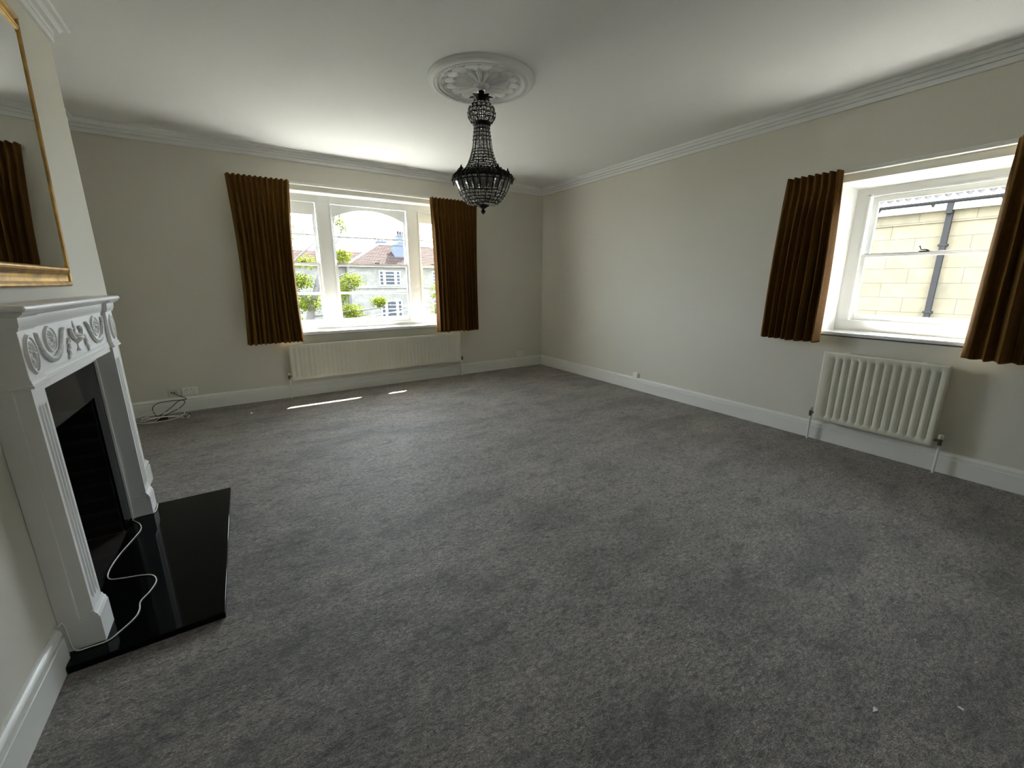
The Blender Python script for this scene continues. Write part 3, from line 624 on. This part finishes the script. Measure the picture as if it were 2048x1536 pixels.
# ------------------------------------------------------------------ sockets, box, cables, scraps
def socket(P, a0, a1, z0, z1, label, name='double_socket', gangs=2):
    r = thing(name, P.p((a0+a1)/2, 0, z0), label, 'socket', 'white double sockets')
    m = MB(); P.box(m, a0, a1, -.009, -.0005, z0, z1); m.build('face_plate', MWPL, r, bevel=0.003)
    w = (a1-a0); c = (a0+a1)/2
    for k in (-1, 1):
        m = MB(); P.box(m, c+k*.019-.008, c+k*.019+.008, -.0125, -.0085, z1-.034, z1-.014); m.build('rocker_switch', MCPL, r, bevel=0.002)
        m = MB(); q = c + k*w*.27
        P.box(m, q-.0025, q+.0025, -.0098, -.0085, z0+.044, z0+.052)
        for e in (-.011, .011): P.box(m, q+e-.004, q+e+.004, -.0098, -.0085, z0+.022, z0+.0255)
        m.build('pin_slots', MBLK, r)
        m = MB().lathe([(.0, -.0005), (.003, -.0005), (.003, .0012), (.0, .0012)], P.p(c + k*w*.43, -.0098, (z0+z1)/2), 8, 'y'); m.build('screw', MCHR, r)
socket(P1, -5.012, -4.866, 0.186, 0.272, 'white double socket beside the ivory aerial plate')
socket(P1, -0.527, -0.375, 0.177, 0.270, 'white double socket near the corner of the room')
a0, a1, z0, z1 = -5.127, -5.041, 0.187, 0.273
r = thing('aerial_socket', P1.p((a0+a1)/2, 0, z0), 'small ivory aerial plate with a black cable plugged in', 'socket')
m = MB(); P1.box(m, a0, a1, -.009, -.0005, z0, z1); m.build('face_plate', MCPL, r, bevel=0.003)
for a in (-5.098, -5.072): MB().lathe([(.0, 0), (.0065, 0), (.0065, -.006), (.004, -.007), (.0, -.007)], P1.p(a, -.009, z0+.045), 14, 'y').build('round_port', MBLK, r, smooth=50.0)
for a in (-5.117, -5.051): MB().lathe([(.0, -.001), (.003, -.001), (.003, .001), (.0, .001)], P1.p(a, -.0095, z0+.043), 8, 'y').build('screw', MCHR, r)
m = MB().box(-.032, -.001, -2.175, -2.105, .168, .232); tag(m.build('telephone_box', MWPL, None, bevel=0.004), 'small white telephone box on the wall above the right skirting', 'telephone box')

sb = [(-5.098, -.016, .232), (-5.07, -.05, .222), (-5.02, -.085, .196), (-4.985, -.095, .178), (-4.975, -.085, .158), (-5.02, -.075, .152), (-5.11, -.07, .155), (-5.20, -.075, .150), (-5.255, -.08, .122), (-5.27, -.095, .085), (-5.255, -.12, .045), (-5.235, -.15, .022), (-5.18, -.15, .045), (-5.10, -.12, .100), (-5.06, -.10, .135), (-5.025, -.10, .155), (-4.995, -.105, .150), (-4.99, -.12, .125), (-5.03, -.14, .085), (-5.10, -.15, .050), (-5.16, -.17, .025), (-5.20, -.19, .012)]
bc = thing('black_cable', (-5.1, -.1, 0), 'black aerial cable looping from the ivory wall plate to the carpet', 'cable')
MB().tube(spline(sb, 8), .0038, 8).build('cable', MBLK, bc, smooth=60.0)
m = MB().tube([(-5.098, -.0095, .232), (-5.098, -.022, .230)], .006, 10); m.build('plug', MBLK, bc, smooth=50.0)
ad = MB().box(-.045, .045, -.034, .034, 0, .040); o = tag(ad.build('power_adapter', MBLK, None, bevel=0.006), 'square black power adapter lying within the coiled white cable', 'adapter'); o.location = (-5.185, -.235, .001); o.rotation_euler = (0, 0, .3)
# white coil on the carpet
rnd = random.Random(4); pts = []
for i in range(0, 150):
    t = i/149; a = t*2*PI*3.6 + .3; rx = .19 + .05*math.sin(t*9) - .03*t; ry = .105 + .03*math.cos(t*7)
    z = .008 + .055*max(0, math.sin(a*1.0 + t*4))*(.4+t) + .050*max(0, math.sin(a*.5+1))
    pts.append((-5.195 + rx*math.cos(a) + .02*math.sin(t*21), -.25 + ry*math.sin(a) - .03*t + .03*math.sin(t*5), z))
pts += [(-4.99, -.20, .012), (-4.96, -.23, .028), (-4.945, -.28, .03), (-4.95, -.33, .02), (-4.965, -.37, .008)]
wc = thing('white_cable', (-5.22, -.25, 0), 'white cable coiled in loose loops on the carpet below the sockets', 'cable')
MB().tube(spline(pts, 4), .0036, 8).build('coil', MCABW, wc, smooth=60.0)
MB().tube([(-4.965, -.37, .008), (-4.972, -.392, .006)], .0045, 8).build('end_plug', MBLK, wc, smooth=50.0)
MB().tube([(-4.958, -.262, .034), (-4.945, -.275, .036), (-4.94, -.30, .034)], .006, 8).build('connector', MBLK, wc, smooth=50.0)
# white cord on the hearth, from pedestal to pedestal
hc = [(-4.942, -2.487, .0335), (-4.934, -2.50, .0335), (-4.934, -2.60, .0335), (-4.965, -2.612, .0335), (-5.02, -2.618, .0335), (-5.03, -2.65, .0335), (-4.99, -2.72, .0335), (-4.972, -2.80, .0335), (-4.99, -2.90, .0335), (-5.022, -3.04, .0335), (-5.035, -3.17, .0335), (-5.02, -3.25, .0335), (-4.965, -3.28, .0335), (-4.90, -3.30, .0335), (-4.85, -3.33, .0335), (-4.828, -3.39, .0335), (-4.84, -3.46, .0335), (-4.865, -3.52, .0335), (-4.86, -3.58, .0335), (-4.868, -3.63, .0335), (-4.905, -3.69, .0335), (-4.934, -3.722, .0335), (-4.99, -3.7225, .0335), (-5.018, -3.7225, .036), (-5.029, -3.7225, .055), (-5.031, -3.723, .10), (-5.032, -3.7235, .145), (-5.037, -3.726, .172), (-5.045, -3.738, .1705)]
tag(MB().tube(spline(hc, 8), .0028, 8).build('thin_cable', MCABW, None, smooth=60.0), 'thin white cable snaking across the black hearth', 'cable')
for (x, y, pts2, lab) in ((-2.690, -5.483, ((-.012, 0), (.010, -.008), (.013, .006), (.004, .004)), 'larger torn white paper scrap on the near carpet'), (-2.436, -5.643, ((-.004, -.008), (.004, -.006), (.005, .007), (-.003, .008)), 'smaller white paper scrap nearest the right picture edge'), (-2.199, -5.471, ((-.006, -.002), (.005, -.003), (.005, .002)), 'tiny pale fleck on carpet behind the two white paper scraps')):
    o = tag(MB().prism([(a, b_) for a, b_ in pts2], 0, .0016, 'z').build('paper_scrap', MPAP, None), lab, 'paper scrap', 'paper scraps on the carpet'); o.location = (x, y, .001)

# ------------------------------------------------------------------ outside
GZ = -3.3
struct('ground', MB().box(-90, 120, -60, 140, GZ-.2, GZ), MGRD)
def sub(o, label): o['label'] = label; return o
def facade_window(parent, x0, x1, z0, z1, y, side=True):
    """three-light sash window with an arched middle light, set in a stone front facing the street"""
    c0, c1 = (x0 + (x1-x0)*.265, x0 + (x1-x0)*.735) if side else (x0, x1)
    m = MB().box(x0-.05, x1+.05, y-.05, y+.03, z0-.07, z0)
    segs = ((x0, x0+(x1-x0)*.19), (c0, c1), (x1-(x1-x0)*.19, x1)) if side else ((x0, x1),)
    edges = [x0-.05] + [q for s_ in segs for q in s_] + [x1+.05]
    for k in range(0, len(edges), 2): m.box(edges[k], edges[k+1]+.0, y-.05, y+.03, z0, z1)
    m.box(x0-.05, x1+.05, y-.05, y+.03, z1, z1+.06)
    h = z1-z0
    for (a, b_) in segs:
        for t in (.0, .25, .5, .75, 1.0): m.box(a, b_, y-.04 - .01*(t == .5), y+.02, z0+h*t-.022, z0+h*t+.022)
        m.box(a, a+.04, y-.04, y+.02, z0, z1).box(b_-.04, b_, y-.04, y+.02, z0, z1)
    n = 12                                             # arched head of the middle light
    for i in range(n):
        u0, u1 = i/n, (i+1)/n; za = lambda u: z1 + .10*(1-(2*u-1)**2) - .10
        xa, xb = c0 + (c1-c0)*u0, c0 + (c1-c0)*u1; m.prism([(xa, za(u0)), (xb, za(u1)), (xb, z1+.05), (xa, z1+.05)], y-.055, y-.03, 'y')
    w = m.build('window_frame', MWH, parent)
    for (a, b_) in segs: MB().box(a, b_, y-.012, y-.006, z0, z1).build('pane', MDG, w)
def tiled_slope(m, pe0, pe1, pr0, pr1, rows, step=.035):
    """one roof slope laid as overlapping courses of tiles, eaves edge pe0-pe1, ridge edge pr0-pr1"""
    pe0, pe1, pr0, pr1 = map(Vector, (pe0, pe1, pr0, pr1)); nrm = (pe1-pe0).cross(pr0-pe0).normalized()
    if nrm.z < 0: nrm = -nrm
    for i in range(rows):
        t0, t1 = i/rows, (i+1)/rows; a, b_ = pe0.lerp(pr0, t0), pe1.lerp(pr1, t0); c, d = pe1.lerp(pr1, t1), pe0.lerp(pr0, t1)
        w = nrm*step; m.add([a+w, b_+w, c+w*.15, d+w*.15, a, b_], [(0,1,2,3), (4,5,1,0)])
def tile_cols(m_):                                     # vertical joints of the tile courses
    pass
# the long stone house across the street
oh = thing('house', (11.9, 38, GZ), 'pale stone house with a hipped clay roof across the street', 'house', kind=None)
MB().box(4.9, 19.0, 38, 46, GZ, 3.05).build('wall', MPALE, oh)
MB().box(4.88, 19.02, 37.93, 38.02, .47, .60).box(4.88, 19.02, 37.90, 38.02, .80, .92).build('string_course', MPALE, oh)
E0, E1, R0, R1 = (4.55, 37.6, 3.02), (19.35, 37.6, 3.02), (9.05, 42, 5.42), (14.85, 42, 5.42); E2, E3 = (19.35, 46.4, 3.02), (4.55, 46.4, 3.02)
m = MB(); tiled_slope(m, E0, E1, R0, R1, 17); tiled_slope(m, E1, E2, R1, R1, 17); tiled_slope(m, E2, E3, R1, R0, 17); tiled_slope(m, E3, E0, R0, R0, 17)
rf = m.build('roof', MROOF, oh)
m = MB()
for a, b_ in ((E0, R0), (E1, R1), (R0, R1)):
    a, b_ = Vector(a), Vector(b_); m.tube([a + Vector((0, 0, .05)), b_ + Vector((0, 0, .05))], .12, 8)
sub(m.build('ridge_tiles', MFAS, rf), 'pale ridge and hip tiles')
MB().box(4.5, 19.4, 37.5, 37.62, 2.93, 3.05).build('gutter', MGUT, oh)
facade_window(oh, 7.79, 9.93, 1.13, 2.50, 37.98); facade_window(oh, 7.79, 9.93, -2.12, -.55, 37.98)
facade_window(oh, 13.55, 15.7, 1.13, 2.50, 37.98); facade_window(oh, 13.55, 15.7, -2.12, -.55, 37.98)
m = MB().box(9.96, 11.35, 39.4, 40.5, 3.7, 5.28).box(9.90, 11.41, 39.34, 40.56, 5.20, 5.32).box(10.45, 11.30, 39.5, 40.4, 5.28, 6.25).box(10.40, 11.35, 39.45, 40.45, 6.20, 6.32)
c_ = m.build('chimney_stack', MCHIM, oh)
for x in (10.62, 10.88, 11.13): MB().lathe([(.0, 6.32), (.11, 6.32), (.10, 6.62), (.13, 6.66), (.12, 6.72), (.0, 6.72)], (x, 39.95, 0), 12).build('chimney_pot', MROOF, c_, smooth=50.0)
m = MB().box(9.05, 10.1, 42.6, 43.3, 4.6, 5.9).box(9.0, 10.15, 42.55, 43.35, 5.72, 5.86)
c_ = m.build('chimney_stack', MCHIM, oh)
for x in (9.35, 9.75): MB().lathe([(.0, 5.9), (.10, 5.9), (.09, 6.15), (.0, 6.17)], (x, 42.95, 0), 12).build('chimney_pot', MROOF, c_, smooth=50.0)
MB().box(-9, 4.86, 39.5, 47, GZ, 3.0).build('wing_wall', MPALE, oh)
m = MB(); tiled_slope(m, (-9.4, 39.1, 2.95), (5.2, 39.1, 2.95), (-9.4, 43.5, 4.66), (8.2, 43.5, 4.66), 15); tiled_slope(m, (5.2, 47.4, 2.95), (-9.4, 47.4, 2.95), (8.2, 43.5, 4.66), (-9.4, 43.5, 4.66), 15); m.build('wing_roof', MROOF, oh)
facade_window(oh, 2.6, 4.1, .9, 2.2, 39.48); facade_window(oh, 2.6, 4.1, -2.2, -.8, 39.48); facade_window(oh, -2.8, -1.2, .9, 2.2, 39.48)

# the honey stone neighbour seen through the right window
NX = 11.0
nb = thing('house', (NX, -2.5, GZ), 'honey coloured stone house close outside the single sash window', 'house')
MB().box(NX, NX+8, -16, 10, GZ, 3.16).build('wall', MSTON, nb)
MB().box(NX-.045, NX, -16, 10, 2.90, 3.18).build('coping_course', MSTON, nb)
MB().box(NX-.22, NX-.05, -16, 10, 3.17, 3.33).build('fascia', MFAS, nb)
m = MB(); arc = [(NX-.235 - .065*math.cos(t), 3.41 - .075*math.sin(t)) for t in [PI*i/10 for i in range(11)]] + [(NX-.178, 3.415), (NX-.292, 3.415)][::-1]
m.loft([[(x, y, z) for x, z in arc[:11]] for y in (-16, 10)], False, False); g = m.build('gutter', MGUT, nb, smooth=60.0); g.modifiers.new('t', 'SOLIDIFY').thickness = .006
for y in (-6.05, -4.75, -3.42, -2.23, -1.15, -.05, 1.2): MB().tube([(NX-.235, y, 3.36), (NX-.235, y, 3.27)], [.05, .012], 6).build('gutter_bracket', MGUT, g)
m = MB().box(NX-.15, NX-.045, -2.610, -2.492, GZ, 3.10).box(NX-.26, NX-.045, -2.610, -2.492, 3.08, 3.34)
for z in (-1.5, .6, 2.3): m.box(NX-.16, NX, -2.64, -2.46, z, z+.06)
m.build('downpipe', MGUT, nb, bevel=0.01)
m = MB(); ny = 26*9+1                                  # pantiled slope: S-waves across, lapped courses up the slope
def pan(u, v):
    y = -9 + 14*u; r = v*8; t = r - math.floor(r)
    w = (y/.187) % 1.0; hgt = .055*math.sin(2*PI*w) if w < .62 else .055*math.sin(2*PI*.62)*(1-(w-.62)/.38)
    x = NX-.28 + 2.4*v; return (x, y, 3.43 + 2.4*v*.72 + hgt + .06*(1-t))
m.grid(pan, 14*40+1, 8*5+1); m.build('pantile_roof', MPAN, nb, smooth=35.0)

# trees in the garden, a telephone wire
def tree(loc, trunk, boughs, clumps, n_leaves, seed, label, size=.085):
    rnd = random.Random(seed); r = thing('tree', loc, label, 'tree', 'garden trees outside the windows')
    MB().tube(spline(trunk[0], 6), [trunk[1] + (trunk[2]-trunk[1])*i/(len(spline(trunk[0], 6))-1) for i in range(len(spline(trunk[0], 6)))], 10).build('trunk', MBARK, r, smooth=60.0)
    for bp, r0, r1 in boughs:
        sp = spline(bp, 6); MB().tube(sp, [r0 + (r1-r0)*i/(len(sp)-1) for i in range(len(sp))], 7).build('branch', MBARK, r, smooth=60.0)
    m = MB(); tot = sum(c[3] for c in clumps)
    for cx, cy, cz, wgt, sx, sy, sz_ in clumps:
        for _ in range(int(n_leaves*wgt/tot)):
            while True:
                q = Vector((rnd.uniform(-1, 1), rnd.uniform(-1, 1), rnd.uniform(-1, 1)))
                if q.length < 1: break
            q = q*(.55+.45*rnd.random()); c = Vector((cx+q.x*sx, cy+q.y*sy, cz+q.z*sz_))
            d = Vector((rnd.gauss(0, 1), rnd.gauss(0, 1), rnd.gauss(-.25, .6))).normalized(); s_ = d.orthogonal().normalized(); s_.rotate(Matrix.Rotation(rnd.uniform(0, 6.28), 3, d)); n_ = d.cross(s_)
            L_ = size*rnd.uniform(.7, 1.3); w = L_*.36
            m.add([c, c+d*L_*.45+s_*w+n_*w*.3, c+d*L_, c+d*L_*.45-s_*w+n_*w*.3, c+d*L_*.5-n_*w*.1], [(0,1,4), (1,2,4), (2,3,4), (3,0,4)])
    tag(m.build('foliage', MLEAF, r), kind='stuff')
TR = ([(-2.5, 12.2, GZ), (-2.4, 12.1, -1.5), (-2.2, 12, 0.0), (-1.9, 12, 1.0), (-1.5, 12.1, 2.2), (-1.0, 12.3, 3.6), (-.8, 12.3, 4.4)], .21, .03)
BG = [([(-2.05, 12, .5), (-3.0, 11.6, 1.6), (-4.4, 11.4, 2.6)], .08, .02), ([(-2.9, 11.8, 1.7), (-2.4, 11.9, 2.3), (-1.75, 12, 2.85)], .055, .02), ([(-2.2, 12, .1), (-1.1, 11.8, .25), (.2, 11.7, .35), (.9, 11.7, .5)], .05, .012), ([(-1.8, 12, 1.2), (-1.1, 11.9, 1.6), (-.3, 11.8, 1.9)], .045, .012), ([(-1.4, 12.1, 2.4), (-.9, 12.1, 3.0), (-.6, 12, 3.7)], .035, .01)]
CL = [(-.80, 12, 2.45, 1.2, .42, .5, .50), (-.55, 12, 1.45, 1.4, .62, .5, .42), (-.95, 12, 1.0, 1.1, .4, .6, .5), (-.65, 12, .25, 2.0, .62, .6, .38), (.45, 11.8, .62, 1.1, .42, .4, .28), (-.2, 11.8, -.1, 1.2, .5, .5, .25), (-2.5, 12, 1.45, 2.2, .75, .7, .35), (-2.2, 12, .65, 2.0, .7, .7, .45), (-2.1, 12.3, 2.15, .7, .6, .6, .3), (-2.6, 12, 3.1, .35, .9, .6, .8), (-.75, 12, 3.65, .55, .32, .4, .55), (-3.2, 12, -.2, 1.6, 1.4, .8, .6), (-2.0, 12, -.35, 1.0, .8, .6, .3), (-.4, 12.2, -1.2, 1.5, 1.6, .8, .7), (-4.5, 12, 2.0, 1.6, 1.3, .9, 1.2), (-4.2, 12, 3.6, .8, 1.2, .9, .9)]
tree((-2.5, 12.2, GZ), TR, BG, CL, 8200, 7, 'leafy tree with a leaning grey trunk outside the left of the three-part window')
TR2 = ([(3.6, 12.5, GZ), (3.5, 12.4, -1.5), (3.3, 12.2, 0.2)], .09, .03)
tree((3.6, 12.5, GZ), TR2, [([(3.4, 12.3, -.4), (3.0, 12, .4), (2.8, 12, 1.0)], .03, .01)], [(3.1, 12, 1.0, .9, .35, .4, .45), (3.2, 12, .2, 1.4, .5, .5, .5), (3.3, 12.2, -.8, 1.2, .7, .6, .6)], 1100, 9, 'small leafy tree outside, beside the right velvet curtain')
m = MB().tube(spline([(-9, 10, -.05), (-3.0, 10, -.10), (-.8, 10, .15), (1.9, 10, .52), (6, 10, 1.5)], 8), .016, 6)
tag(m.build('telephone_wire', MFAS, None, smooth=60.0), 'thin pale wire sagging across the garden before the tree', 'wire')
